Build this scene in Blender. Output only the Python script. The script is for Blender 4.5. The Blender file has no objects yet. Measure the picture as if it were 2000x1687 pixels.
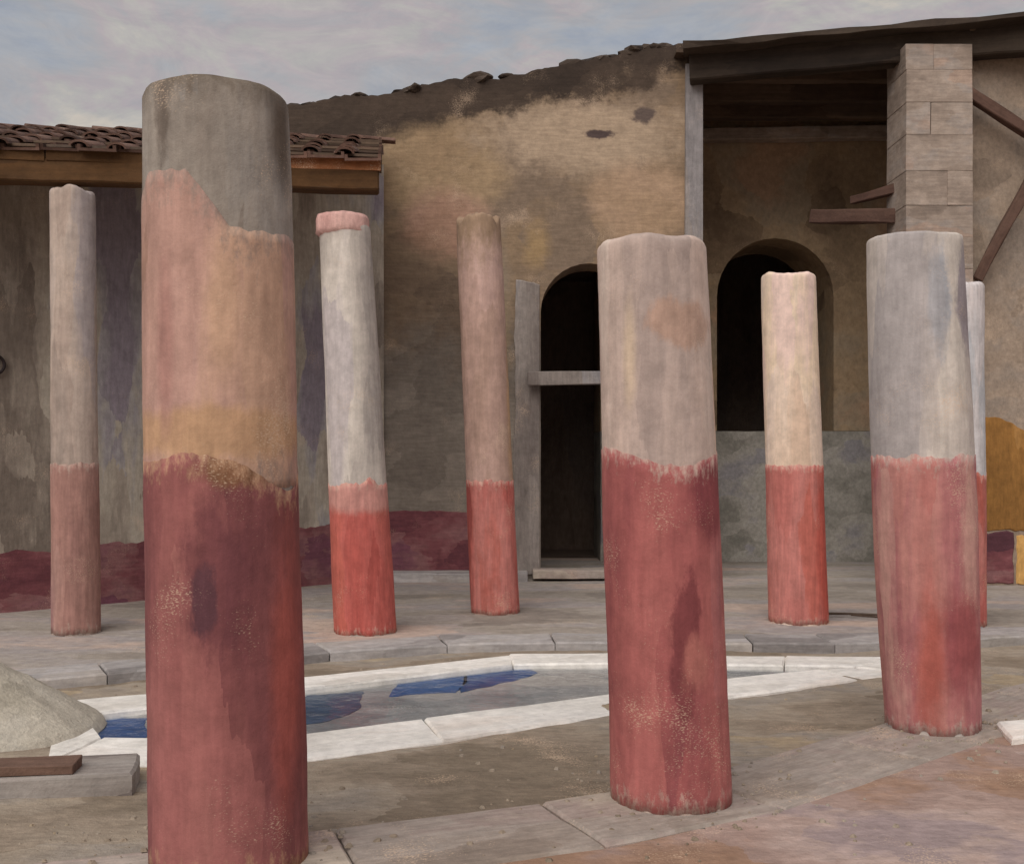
import bpy, bmesh, math, random
from mathutils import Vector, Matrix, noise
from mathutils.geometry import tessellate_polygon
R = math.radians
random.seed(7)
scn = bpy.context.scene
COL = scn.collection

# ------------------------------------------------------------------ camera
cam_d = bpy.data.cameras.new('camera')
cam = bpy.data.objects.new('camera', cam_d); COL.objects.link(cam)
cam.location = (0, 0, 1.5); cam.rotation_euler = (R(90), 0, 0)
cam_d.sensor_width = 36; cam_d.lens = 38.6; cam_d.shift_y = 0.018
cam_d.clip_start = 0.05; cam_d.clip_end = 2000
scn.camera = cam

# ------------------------------------------------------------------ sky, sun, exposure
SUN_AZ, SUN_EL = 24, 46            # degrees left of straight behind the viewer, elevation
def lin(r, g, b):
    f = lambda v: (v/255/12.92) if v/255 <= .04045 else ((v/255+.055)/1.055)**2.4
    return (f(r), f(g), f(b), 1)

world = bpy.data.worlds.new('World'); scn.world = world; world.use_nodes = True
nt = world.node_tree; nt.nodes.clear()
def wn(t, **k):
    n = nt.nodes.new(t)
    for a, v in k.items(): setattr(n, a, v)
    return n
w_out = wn('ShaderNodeOutputWorld')
sky = wn('ShaderNodeTexSky', sky_type='NISHITA', sun_disc=False, sun_elevation=R(SUN_EL), sun_rotation=R(180+SUN_AZ))
sky.air_density = 1.3; sky.dust_density = 3.0
bg1 = wn('ShaderNodeBackground'); bg1.inputs[1].default_value = 0.05
nt.links.new(sky.outputs[0], bg1.inputs[0])
tc = wn('ShaderNodeTexCoord')
mp = wn('ShaderNodeMapping'); mp.inputs['Rotation'].default_value = (0, R(-28), 0); mp.inputs['Scale'].default_value = (1.6, 1.0, 4.2)
nt.links.new(tc.outputs['Generated'], mp.inputs[0])
n1 = wn('ShaderNodeTexNoise'); n1.inputs['Scale'].default_value = 3.4; n1.inputs['Detail'].default_value = 7; n1.inputs['Roughness'].default_value = .62; n1.inputs['Distortion'].default_value = .5
n2 = wn('ShaderNodeTexNoise'); n2.inputs['Scale'].default_value = 9; n2.inputs['Detail'].default_value = 6; n2.inputs['Roughness'].default_value = .7; n2.inputs['Distortion'].default_value = 1.0
nt.links.new(mp.outputs[0], n1.inputs[0]); nt.links.new(mp.outputs[0], n2.inputs[0])
r1 = wn('ShaderNodeValToRGB')
els = r1.color_ramp.elements
els[0].position = .34; els[0].color = lin(146, 152, 163)
els[1].position = .68; els[1].color = lin(186, 178, 168)
for p, c in ((.43, (154, 157, 163)), (.50, (160, 158, 160)), (.55, (166, 158, 160)), (.61, (170, 167, 163))):
    e = els.new(p); e.color = lin(*c)
nt.links.new(n1.outputs[0], r1.inputs[0])
r2 = wn('ShaderNodeValToRGB')
r2.color_ramp.elements[0].position = .35; r2.color_ramp.elements[0].color = (.90, .91, .93, 1)
r2.color_ramp.elements[1].position = .68; r2.color_ramp.elements[1].color = (1.08, 1.07, 1.05, 1)
nt.links.new(n2.outputs[0], r2.inputs[0])
mm = wn('ShaderNodeMix', data_type='RGBA', blend_type='MULTIPLY'); mm.inputs[0].default_value = 1
nt.links.new(r1.outputs[0], mm.inputs[6]); nt.links.new(r2.outputs[0], mm.inputs[7])
bg2 = wn('ShaderNodeBackground'); bg2.inputs[1].default_value = 0.53
nt.links.new(mm.outputs[2], bg2.inputs[0])
ms = wn('ShaderNodeMixShader'); ms.inputs[0].default_value = .96
nt.links.new(bg1.outputs[0], ms.inputs[1]); nt.links.new(bg2.outputs[0], ms.inputs[2])
nt.links.new(ms.outputs[0], w_out.inputs[0])

sun_d = bpy.data.lights.new('sun', 'SUN'); sun_d.energy = 1.1; sun_d.angle = R(60); sun_d.color = (1, .955, .89)
sun = bpy.data.objects.new('sun', sun_d); COL.objects.link(sun); sun.location = (-6, -8, 14)
src = Vector((-math.sin(R(SUN_AZ))*math.cos(R(SUN_EL)), -math.cos(R(SUN_AZ))*math.cos(R(SUN_EL)), math.sin(R(SUN_EL))))
sun.rotation_euler = (-src).to_track_quat('-Z', 'Y').to_euler()
vs = scn.view_settings
scn.display_settings.display_device = 'sRGB'
vs.view_transform = 'Standard'; vs.look = 'None'; vs.gamma = 1; vs.use_curve_mapping = False
vs.exposure = 1.16
scn.cycles.max_bounces = 5; scn.cycles.diffuse_bounces = 4; scn.cycles.glossy_bounces = 2
scn.cycles.use_adaptive_sampling = True; scn.cycles.adaptive_threshold = .02

# ------------------------------------------------------------------ materials
def paint(name, cols, scale=2.2, dab=7, stretch=(1, 1, .35), var=.16, fleck=0.0, fleck_col=(216, 188, 162),
          rough=.9, bump=.35, soft=.5, streak_stretch=None, per_obj=0.0, grain=34, spec=.25, blobs=(), planes=(), rim=None, rim_w=1.0, edge_scale=9.0):
    """weathered lime plaster / stone: dabs of colour, dragged streaks, worn flecks"""
    m = bpy.data.materials.new(name); m.use_nodes = True
    t = m.node_tree; N = t.nodes; L = t.links
    b = N['Principled BSDF']; b.inputs['Roughness'].default_value = rough
    b.inputs['Specular IOR Level'].default_value = spec
    def nd(ty, **k):
        n = N.new(ty)
        for a, v in k.items(): setattr(n, a, v)
        return n
    def math_(op, a, bb):
        n = nd('ShaderNodeMath', operation=op)
        for i, v in enumerate((a, bb)):
            if isinstance(v, (int, float)): n.inputs[i].default_value = v
            else: L.new(v, n.inputs[i])
        return n.outputs[0]
    tc = nd('ShaderNodeTexCoord'); oi = nd('ShaderNodeObjectInfo')
    off = nd('ShaderNodeVectorMath', operation='SCALE'); off.inputs[0].default_value = (37, 53, 71)
    L.new(oi.outputs['Random'], off.inputs['Scale'])
    add = nd('ShaderNodeVectorMath', operation='ADD')
    L.new(tc.outputs['Object'], add.inputs[0]); L.new(off.outputs[0], add.inputs[1])
    mp0 = nd('ShaderNodeMapping'); mp0.inputs['Scale'].default_value = stretch; L.new(add.outputs[0], mp0.inputs['Vector'])
    wz = nd('ShaderNodeTexNoise'); wz.inputs['Scale'].default_value = dab*1.6; wz.inputs['Detail'].default_value = 3; wz.inputs['Roughness'].default_value = .7
    L.new(mp0.outputs[0], wz.inputs['Vector'])
    w1 = nd('ShaderNodeVectorMath', operation='SUBTRACT'); w1.inputs[1].default_value = (.5, .5, .5); L.new(wz.outputs['Color'], w1.inputs[0])
    w2 = nd('ShaderNodeVectorMath', operation='SCALE'); w2.inputs['Scale'].default_value = .55/dab; L.new(w1.outputs[0], w2.inputs[0])
    mp = nd('ShaderNodeVectorMath', operation='ADD'); L.new(mp0.outputs[0], mp.inputs[0]); L.new(w2.outputs[0], mp.inputs[1])
    w3 = add
    mpe = nd('ShaderNodeMapping'); mpe.inputs['Scale'].default_value = tuple(v**.45 for v in stretch); L.new(add.outputs[0], mpe.inputs['Vector'])
    vo = nd('ShaderNodeTexVoronoi'); vo.inputs['Scale'].default_value = dab; L.new(mp.outputs[0], vo.inputs['Vector'])
    na = nd('ShaderNodeTexNoise'); na.inputs['Scale'].default_value = scale; na.inputs['Detail'].default_value = 3; L.new(vo.outputs['Position'], na.inputs['Vector'])
    nb = nd('ShaderNodeTexNoise'); nb.inputs['Scale'].default_value = scale; nb.inputs['Detail'].default_value = 5; nb.inputs['Roughness'].default_value = .62; L.new(mp.outputs[0], nb.inputs['Vector'])
    f = math_('ADD', math_('MULTIPLY', na.outputs[0], 1-soft), math_('MULTIPLY', nb.outputs[0], soft))
    rp = nd('ShaderNodeValToRGB'); L.new(f, rp.inputs[0])
    e = rp.color_ramp.elements
    n = len(cols)
    for i, c in enumerate(cols):
        p = .385 + .23*i/max(1, n-1)
        if i == 0: e[0].position = p; e[0].color = lin(*c)
        elif i == n-1: e[-1].position = p; e[-1].color = lin(*c)
        else: x = e.new(p); x.color = lin(*c)
    col = rp.outputs[0]
    if blobs or planes:
        pw_ = nd('ShaderNodeVectorMath', operation='ADD'); L.new(tc.outputs['Object'], pw_.inputs[0])
        edge = nd('ShaderNodeTexNoise'); edge.inputs['Scale'].default_value = edge_scale; edge.inputs['Detail'].default_value = 6; edge.inputs['Roughness'].default_value = .72
        L.new(mpe.outputs[0], edge.inputs['Vector']); eo = math_('SUBTRACT', edge.outputs[0], .5)
    def lay(mask, c):
        nonlocal col
        cc = nd('ShaderNodeMix', data_type='RGBA'); L.new(mask, cc.inputs[0]); L.new(col, cc.inputs[6])
        if isinstance(c, list):
            r_ = nd('ShaderNodeMix', data_type='RGBA'); rm = nd('ShaderNodeMapRange'); rm.inputs[1].default_value = .4; rm.inputs[2].default_value = .6; L.new(f, rm.inputs[0]); L.new(rm.outputs[0], r_.inputs[0])
            r_.inputs[6].default_value = lin(*c[0]); r_.inputs[7].default_value = lin(*c[1]); L.new(r_.outputs[2], cc.inputs[7])
        else: cc.inputs[7].default_value = lin(*c)
        col = cc.outputs[2]
    for (nrm, dd, c, soft_, amp_) in planes:
        dp = nd('ShaderNodeVectorMath', operation='DOT_PRODUCT'); L.new(pw_.outputs[0], dp.inputs[0]); dp.inputs[1].default_value = nrm
        v_ = math_('ADD', math_('SUBTRACT', dp.outputs['Value'], dd), math_('MULTIPLY', eo, amp_*4))
        rm = nd('ShaderNodeMapRange'); rm.interpolation_type = 'SMOOTHSTEP'; rm.inputs[1].default_value = -soft_; rm.inputs[2].default_value = soft_; L.new(v_, rm.inputs[0]); lay(rm.outputs[0], c)
    for (cen, rad_, c, soft_, amp_) in blobs:
        a_ = nd('ShaderNodeVectorMath', operation='SUBTRACT'); L.new(pw_.outputs[0], a_.inputs[0]); a_.inputs[1].default_value = cen
        d_ = nd('ShaderNodeVectorMath', operation='DIVIDE'); L.new(a_.outputs[0], d_.inputs[0]); d_.inputs[1].default_value = rad_
        l_ = nd('ShaderNodeVectorMath', operation='LENGTH'); L.new(d_.outputs[0], l_.inputs[0])
        v_ = math_('ADD', l_.outputs['Value'], math_('MULTIPLY', eo, amp_*4))
        rm = nd('ShaderNodeMapRange'); rm.interpolation_type = 'SMOOTHSTEP'; rm.inputs[1].default_value = 1+soft_; rm.inputs[2].default_value = 1-soft_; L.new(v_, rm.inputs[0]); lay(rm.outputs[0], c)
    if rim:
        at_ = nd('ShaderNodeAttribute', attribute_name='rim')
        rn = nd('ShaderNodeTexNoise'); rn.inputs['Scale'].default_value = 30; rn.inputs['Detail'].default_value = 4; rn.inputs['Roughness'].default_value = .75; L.new(mpe.outputs[0], rn.inputs['Vector'])
        v_ = math_('ADD', at_.outputs['Fac'], math_('MULTIPLY', math_('SUBTRACT', rn.outputs[0], .52), .32*rim_w**.6))
        rm = nd('ShaderNodeMapRange'); rm.inputs[1].default_value = .03*rim_w; rm.inputs[2].default_value = -.03*rim_w; rm.inputs[4].default_value = .95; L.new(v_, rm.inputs[0]); lay(rm.outputs[0], rim)
    ss = streak_stretch or (stretch[0], stretch[1], stretch[2]*.6)
    mp2 = nd('ShaderNodeMapping'); mp2.inputs['Scale'].default_value = ss; L.new(w3.outputs[0], mp2.inputs['Vector'])
    st = nd('ShaderNodeTexNoise'); st.inputs['Scale'].default_value = grain; st.inputs['Detail'].default_value = 3; st.inputs['Roughness'].default_value = .65; L.new(mp2.outputs[0], st.inputs['Vector'])
    mr = nd('ShaderNodeMapRange'); mr.inputs[1].default_value = .3; mr.inputs[2].default_value = .7; mr.inputs[3].default_value = 1-var; mr.inputs[4].default_value = 1+var
    L.new(st.outputs[0], mr.inputs[0])
    hb = nd('ShaderNodeTexNoise'); hb.inputs['Scale'].default_value = 9; hb.inputs['Detail'].default_value = 6; hb.inputs['Roughness'].default_value = .74; L.new(tc.outputs['Object'], hb.inputs['Vector'])
    mo = nd('ShaderNodeMapRange'); mo.inputs[1].default_value = .36; mo.inputs[2].default_value = .64; mo.inputs[3].default_value = .86; mo.inputs[4].default_value = 1.12; L.new(hb.outputs[0], mo.inputs[0])
    val = math_('MULTIPLY', mr.outputs[0], mo.outputs[0])
    if per_obj:
        pr = nd('ShaderNodeMapRange'); pr.inputs[3].default_value = 1-per_obj; pr.inputs[4].default_value = 1+per_obj
        L.new(oi.outputs['Random'], pr.inputs[0]); val = math_('MULTIPLY', val, pr.outputs[0])
    sc = nd('ShaderNodeVectorMath', operation='SCALE'); L.new(col, sc.inputs[0]); L.new(val, sc.inputs['Scale'])
    col = sc.outputs[0]
    if fleck:
        fa = nd('ShaderNodeTexNoise'); fa.inputs['Scale'].default_value = 130; fa.inputs['Detail'].default_value = 1; mpf = nd('ShaderNodeMapping'); mpf.inputs['Scale'].default_value = (.8, .8, 1.7); L.new(tc.outputs['Object'], mpf.inputs['Vector']); L.new(mpf.outputs[0], fa.inputs['Vector'])
        fb = nd('ShaderNodeTexNoise'); fb.inputs['Scale'].default_value = 2.6; fb.inputs['Detail'].default_value = 4; L.new(w3.outputs[0], fb.inputs['Vector'])
        s = math_('ADD', math_('MULTIPLY', fa.outputs[0], .5), math_('MULTIPLY', fb.outputs[0], .75))
        fm = nd('ShaderNodeMapRange'); fm.inputs[1].default_value = .79-fleck*.10; fm.inputs[2].default_value = .90-fleck*.10; fm.inputs[4].default_value = .6
        L.new(s, fm.inputs[0])
        mx = nd('ShaderNodeMix', data_type='RGBA'); L.new(fm.outputs[0], mx.inputs[0]); L.new(col, mx.inputs[6]); mx.inputs[7].default_value = lin(*fleck_col)
        col = mx.outputs[2]
    L.new(col, b.inputs['Base Color'])
    h = hb.outputs[0]
    bp = nd('ShaderNodeBump'); bp.inputs['Strength'].default_value = bump; bp.inputs['Distance'].default_value = .03
    L.new(h, bp.inputs['Height']); L.new(bp.outputs[0], b.inputs['Normal'])
    return m

M = {}
# column plasters
M['a_pink'] = paint('pink_plaster', [(158, 124, 108), (172, 136, 122), (182, 144, 131), (188, 150, 138), (192, 156, 134)], var=.1, fleck=.35, dab=8, scale=1.6, stretch=(1, 1, .19), bump=.2, grain=30, rim=(148, 130, 120), rim_w=3.0,
    blobs=[((0, -.28, 1.56), (.5, .5, .09), [(176, 138, 112), (190, 152, 120)], .3, .3), ((-.16, -.2, 1.85), (.035, .1, .3), (170, 128, 118), .5, .2), ((.05, -.27, 2.0), (.06, .1, .25), (204, 166, 140), .6, .3)])
M['a_grey'] = paint('grey_cement', [(118, 107, 98), (140, 129, 119), (156, 146, 136), (150, 144, 139), (164, 153, 141)], fleck=.25, dab=8, stretch=(1, 1, .17), bump=.25, var=.1,
    planes=[((0, 0, 1), 2.76, [(92, 80, 68), (116, 102, 88)], .06, .05)], blobs=[((-.17, -.2, 2.66), (.03, .1, .16), (112, 101, 92), .4, .6), ((.23, -.1, 2.66), (.05, .12, .2), (98, 86, 76), .5, .2)])
M['a_tan'] = paint('tan_plaster', [(164, 124, 96), (184, 144, 108), (192, 152, 116), (176, 136, 110)], dab=8, fleck=.2, rim=(176, 158, 142))
M['a_red'] = paint('dark_red_stucco', [(127, 76, 76), (145, 90, 87), (155, 98, 94), (161, 105, 99), (153, 98, 96), (171, 120, 116)], fleck=.35, dab=8, scale=1.5, stretch=(1, 1, .17), var=.1, bump=.2, grain=30, rim=(178, 140, 112), rim_w=1.8,
    blobs=[((.03, -.28, 1.06), (.13, .2, .28), [(112, 66, 69), (136, 82, 80)], .45, .6), ((.12, -.26, 1.44), (.15, .2, .07), [(128, 90, 66), (150, 112, 86)], .4, .4), ((-.02, -.28, .98), (.045, .2, .12), (94, 60, 66), .25, .55), ((-.2, -.2, .5), (.1, .2, .3), [(156, 100, 96), (148, 92, 88)], .6, .4), ((.24, -.16, .7), (.04, .2, .45), (162, 88, 80), .7, .4)])
M['pale_a'] = paint('pale_rose_plaster', [(170, 152, 144), (186, 166, 156), (198, 176, 164), (206, 188, 176), (212, 184, 164)], var=.1, fleck=.3, dab=8, stretch=(1, 1, .17), bump=.2, grain=30,
    blobs=[((.02, -.24, 2.03), (.15, .2, .10), [(178, 148, 132), (190, 160, 144)], .25, .5), ((-.2, -.16, 1.9), (.025, .1, .2), (200, 178, 156), .6, .3)])
M['pale_b'] = paint('pale_grey_plaster', [(162, 153, 147), (180, 169, 161), (196, 185, 175), (210, 199, 189), (190, 179, 177)], var=.1, fleck=.35, dab=8, stretch=(1, 1, .17), bump=.2, grain=30)
M['pale_c'] = paint('blue_grey_plaster', [(170, 162, 160), (184, 174, 168), (196, 185, 176), (204, 194, 184), (192, 180, 173)], var=.1, fleck=.3, dab=8, stretch=(1, 1, .17), bump=.2, grain=30, 
    blobs=[((-.06, -.24, 2.3), (.06, .2, .3), [(168, 165, 167), (162, 163, 168)], .3, .5), ((.12, -.2, 2.3), (.07, .2, .28), (152, 142, 145), .25, .5)])
M['cream'] = paint('cream_plaster', [(212, 184, 162), (224, 200, 180), (230, 208, 192), (230, 206, 180), (228, 200, 188)], fleck=.0, dab=7.5, stretch=(1, 1, .17), var=.08, bump=.15)
M['rose'] = paint('rose_plaster', [(172, 142, 128), (186, 154, 142), (194, 162, 152), (200, 170, 146)], var=.1, fleck=.3, dab=8, stretch=(1, 1, .17), bump=.2, grain=30, blobs=[((.16, -.1, 2.6), (.05, .2, 1.2), (192, 154, 110), .5, .2)], planes=[((0, 0, 1), 3.35, [(140, 116, 94), (160, 134, 112)], .25, .25)])
M['dun'] = paint('dun_plaster', [(158, 142, 132), (178, 158, 146), (188, 170, 158), (172, 160, 158)], var=.1, fleck=.35, dab=8, stretch=(1, 1, .17), bump=.2, grain=30)
M['white_pl'] = paint('white_plaster', [(176, 180, 190), (196, 194, 196), (214, 204, 202), (206, 200, 204)], dab=7.5, stretch=(1, 1, .17), bump=.15)
M['red_b'] = paint('brick_red_stucco', [(139, 78, 80), (157, 90, 88), (167, 99, 95), (177, 109, 104), (165, 104, 104), (189, 132, 126)], fleck=.3, dab=7.5, scale=1.7, stretch=(1, 1, .17), var=.1, bump=.2, grain=30, rim=(182, 156, 144), rim_w=1.6,
    blobs=[((.02, -.25, .72), (.06, .2, .3), [(124, 66, 68), (138, 74, 73)], .2, .55), ((.16, -.2, 1.3), (.13, .2, .18), [(128, 66, 70), (140, 74, 76)], .4, .3), ((.08, -.24, .62), (.06, .2, .09), (170, 106, 98), .5, .7)])
M['red_c'] = paint('faded_red_stucco', [(150, 88, 88), (168, 102, 98), (180, 117, 110), (186, 130, 122), (168, 106, 108), (194, 148, 138)], fleck=.45, dab=7.5, scale=1.7, stretch=(1, 1, .17), var=.1, bump=.2, grain=30, rim=(184, 164, 154), rim_w=1.8,
    blobs=[((.08, -.24, .5), (.14, .2, .28), [(136, 74, 82), (152, 84, 84)], .5, .35), ((-.1, -.24, .35), (.06, .2, .4), (172, 96, 86), .7, .45)])
M['red_far'] = paint('vermilion_stucco', [(158, 82, 76), (174, 92, 84), (184, 104, 96), (190, 122, 114), (180, 98, 86)], fleck=.45, dab=8, stretch=(1, 1, .17), bump=.2, grain=30, rim=(196, 156, 142), rim_w=1.4)
M['red_e'] = paint('rose_and_vermilion_stucco', [(160, 78, 72), (176, 88, 80), (186, 100, 92), (180, 96, 84)], fleck=.4, dab=8, stretch=(1, 1, .17), bump=.2, grain=30, rim=(196, 156, 142), rim_w=1.4,
    blobs=[((-.02, -.2, 1.12), (.4, .4, .13), [(184, 128, 120), (196, 142, 132)], .3, .3)])
M['red_g'] = paint('pink_and_vermilion_stucco', [(170, 98, 92), (184, 112, 104), (192, 124, 116), (188, 106, 94)], fleck=.4, dab=8, stretch=(1, 1, .17), bump=.2, grain=30, rim=(196, 156, 142), rim_w=1.4,
    blobs=[((.2, -.18, .7), (.1, .2, .8), [(178, 84, 72), (186, 92, 80)], .4, .25)])
M['red_dim'] = paint('dusty_rose_stucco', [(148, 110, 102), (162, 122, 112), (170, 132, 122), (156, 118, 114)], fleck=.3, dab=8, stretch=(1, 1, .17), bump=.2, grain=30, rim=(176, 154, 142), rim_w=1.8)
M['rosecap'] = paint('rose_capital', [(184, 140, 132), (204, 160, 152), (212, 172, 162)], dab=7.5)
# walls
def wq(x, y): return ((x-1000)*.0060168, -.55, 1.5+(880-y)*.0060168)
M['tan_wall'] = paint('tan_masonry', [(108, 91, 77), (122, 103, 86), (132, 112, 92), (142, 120, 97), (128, 110, 94)], fleck=.2, dab=2.4, scale=1.0, stretch=(.7, .7, 1.0), streak_stretch=(.12, .12, 1), var=.14, bump=.35, edge_scale=2.4,
    planes=[((0, 0, -1), -2.75, [(116, 106, 97), (144, 133, 122)], .5, .5), ((-.24, 0, 1), 5.47, [(52, 43, 38), (78, 65, 56)], .14, .34)],
    blobs=[(wq(850, 335), (.85, 2, .55), [(146, 122, 96), (160, 136, 108)], .25, .25), (wq(1160, 270), (1.2, 2, .42), [(150, 130, 110), (174, 152, 130)], .35, .45), (wq(1260, 400), (.62, 2, .5), [(158, 132, 106), (174, 146, 122)], .3, .3),
           (wq(870, 440), (.5, 2, .4), [(150, 118, 98), (168, 134, 116)], .4, .3), (wq(1050, 480), (.16, 2, .25), (158, 132, 98), .5, .5), (wq(1170, 262), (.16, 2, .05), (84, 70, 68), .25, .8), (wq(1260, 225), (.14, 2, .10), (100, 86, 80), .3, .9),
           (wq(960, 620), (.22, 2, .9), [(146, 124, 96), (150, 136, 122)], .5, .3)])
M['dark_top'] = paint('dark_weathered_crust', [(44, 36, 32), (58, 48, 42), (72, 60, 51), (82, 70, 62)], dab=4, stretch=(.45, .45, 1.1), streak_stretch=(.15, .15, 1), bump=.6)
M['grey_wall'] = paint('grey_portico_plaster', [(124, 112, 102), (152, 140, 128), (172, 160, 146), (180, 170, 156), (164, 158, 158), (146, 136, 144)], fleck=.2, dab=4.5, scale=1.6, stretch=(1, 1, .28), var=.14)
M['maroon'] = paint('maroon_dado', [(88, 54, 62), (108, 62, 68), (124, 74, 78), (140, 98, 98), (116, 72, 84)], dab=4, stretch=(.5, .5, 1), streak_stretch=(.12, .12, 1), fleck=.25)
M['lav_grey'] = paint('lavender_grey_plaster', [(122, 112, 107), (138, 128, 122), (150, 140, 134), (142, 136, 136)], dab=5, stretch=(1, 1, .2), fleck=.25)
M['bay_wall'] = paint('umber_plaster', [(122, 102, 82), (144, 122, 98), (164, 140, 112), (156, 138, 116), (170, 140, 114)], dab=2.4, scale=1.0, stretch=(.8, .8, .8), fleck=.1, var=.12)
M['bay_low'] = paint('slate_grey_plaster', [(132, 128, 120), (150, 145, 137), (164, 158, 150), (146, 142, 144)], dab=4, stretch=(.7, .7, 1))
M['room'] = paint('dark_room_plaster', [(92, 76, 68), (112, 94, 82), (100, 86, 78)], dab=2)  # dark brown base colour of the rooms behind door and arched window
M['stone'] = paint('taupe_ashlar', [(140, 125, 114), (154, 138, 126), (164, 148, 136), (158, 146, 138), (168, 146, 132)], dab=4, stretch=(.6, .6, 1.2), streak_stretch=(.12, .12, 1), fleck=.25, per_obj=.07)
M['right_wall'] = paint('warm_grey_plaster', [(136, 120, 106), (152, 134, 118), (160, 142, 126), (150, 136, 124)], dab=3, stretch=(.8, .8, 1), fleck=.35)
M['ochre'] = paint('ochre_panel', [(138, 98, 52), (156, 112, 60), (168, 124, 72), (150, 112, 70)], dab=4, stretch=(1, 1, .3))
M['yellow'] = paint('yellow_panel', [(206, 160, 96), (220, 176, 112), (226, 186, 130)], dab=4, stretch=(1, 1, .3))
# timber, tiles
M['timber'] = paint('dark_timber', [(68, 54, 46), (86, 70, 58), (102, 84, 70), (92, 78, 68)], dab=4, stretch=(.18, 1, 1), streak_stretch=(.05, 1, 1), per_obj=.25, bump=.5)
M['timber_dark'] = paint('blackened_timber', [(46, 38, 33), (58, 48, 41), (70, 59, 50), (64, 56, 48)], dab=4, stretch=(.18, 1, 1), streak_stretch=(.05, 1, 1), per_obj=.1, bump=.4)
M['timber_red'] = paint('reddish_timber', [(84, 62, 54), (100, 76, 66), (110, 86, 74)], dab=4, stretch=(.18, 1, 1), streak_stretch=(.05, 1, 1), per_obj=.15, bump=.5)
M['fascia'] = paint('ochre_brown_timber', [(64, 44, 27), (82, 57, 34), (96, 68, 42), (78, 57, 39)], dab=4, stretch=(.15, 1, 1), streak_stretch=(.04, 1, 1), per_obj=.1, bump=.5)
M['orange_board'] = paint('orange_terracotta', [(150, 98, 64), (172, 118, 80), (186, 136, 100)], dab=6, stretch=(.3, 1, 1), fleck=.7, per_obj=.12)
M['tile'] = paint('brown_roof_tile', [(78, 58, 50), (98, 74, 64), (112, 86, 75), (104, 82, 73), (120, 92, 80)], dab=7, stretch=(.5, 1, 1), fleck=.25, per_obj=.22)
# ground
M['earth'] = paint('grey_brown_earth', [(132, 118, 102), (150, 135, 119), (160, 146, 130), (152, 142, 132), (168, 150, 126)], dab=2.2, scale=1.3, stretch=(.6, 1, 1), streak_stretch=(.25, 1, 1), fleck=.3, bump=.7, var=.14)
M['far_earth'] = paint('dusty_ground', [(118, 104, 88), (132, 118, 100), (140, 126, 108)], dab=.6, scale=.3, stretch=(1, 1, 1))
M['floor'] = paint('rose_brown_mortar_floor', [(150, 120, 100), (160, 130, 112), (160, 136, 126), (168, 144, 134), (178, 156, 147), (158, 140, 138)], dab=3.2, scale=1.3, stretch=(.75, 1, 1), streak_stretch=(.3, 1, 1), fleck=.5, bump=.6, soft=.65, var=.12)
M['far_floor'] = paint('grey_mortar_floor', [(140, 130, 122), (156, 146, 136), (166, 156, 148), (160, 152, 150), (186, 166, 154)], dab=3, scale=1.2, stretch=(.4, 1, 1), streak_stretch=(.2, 1, 1), fleck=.35, bump=.5)
M['kerb'] = paint('pale_grey_kerb_stone', [(144, 130, 119), (158, 145, 135), (166, 154, 145), (164, 147, 139), (180, 167, 153)], dab=4, stretch=(.5, 1, 1), streak_stretch=(.15, 1, 1), fleck=.6, per_obj=.08)
M['kerb_far'] = paint('violet_grey_kerb_stone', [(138, 132, 130), (156, 150, 148), (170, 164, 162), (162, 154, 148)], dab=4, stretch=(.5, 1, 1), streak_stretch=(.12, 1, 1), per_obj=.1)
M['marble'] = paint('white_marble', [(216, 210, 202), (232, 227, 220), (239, 234, 228), (232, 223, 214)], dab=4, stretch=(.35, 1, 1), streak_stretch=(.12, 1, 1), var=.07, per_obj=.05, rough=.6)
M['pool_floor'] = paint('grey_pool_plaster', [(128, 126, 126), (148, 145, 143), (166, 160, 156), (184, 174, 166)], dab=4, stretch=(.5, 1, 1), fleck=.5, fleck_col=(206, 198, 186))
M['blue'] = paint('blue_pool_patch', [(56, 80, 120), (66, 92, 138), (80, 106, 148)], dab=5, stretch=(.5, 1, 1), fleck=.2)  # blue tones for flat patches on the pool floor
M['slate'] = paint('slate_pool_patch', [(62, 76, 96), (74, 88, 110), (88, 100, 116)], dab=5, stretch=(.5, 1, 1))  # slate tones for another patch on the pool floor
M['sand'] = paint('pale_lime_sand', [(166, 157, 142), (180, 171, 156), (190, 181, 166), (184, 176, 163)], dab=5, stretch=(1, 1, .4), bump=.8, var=.12, grain=60)
M['slab'] = paint('violet_grey_slab', [(120, 110, 106), (140, 130, 124), (158, 150, 144), (148, 136, 134)], dab=5, stretch=(.2, 1, 1), streak_stretch=(.06, 1, 1))
M['iron'] = paint('rusty_iron', [(36, 30, 32), (48, 38, 38), (58, 44, 40)], dab=9, rough=.6)
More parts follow.
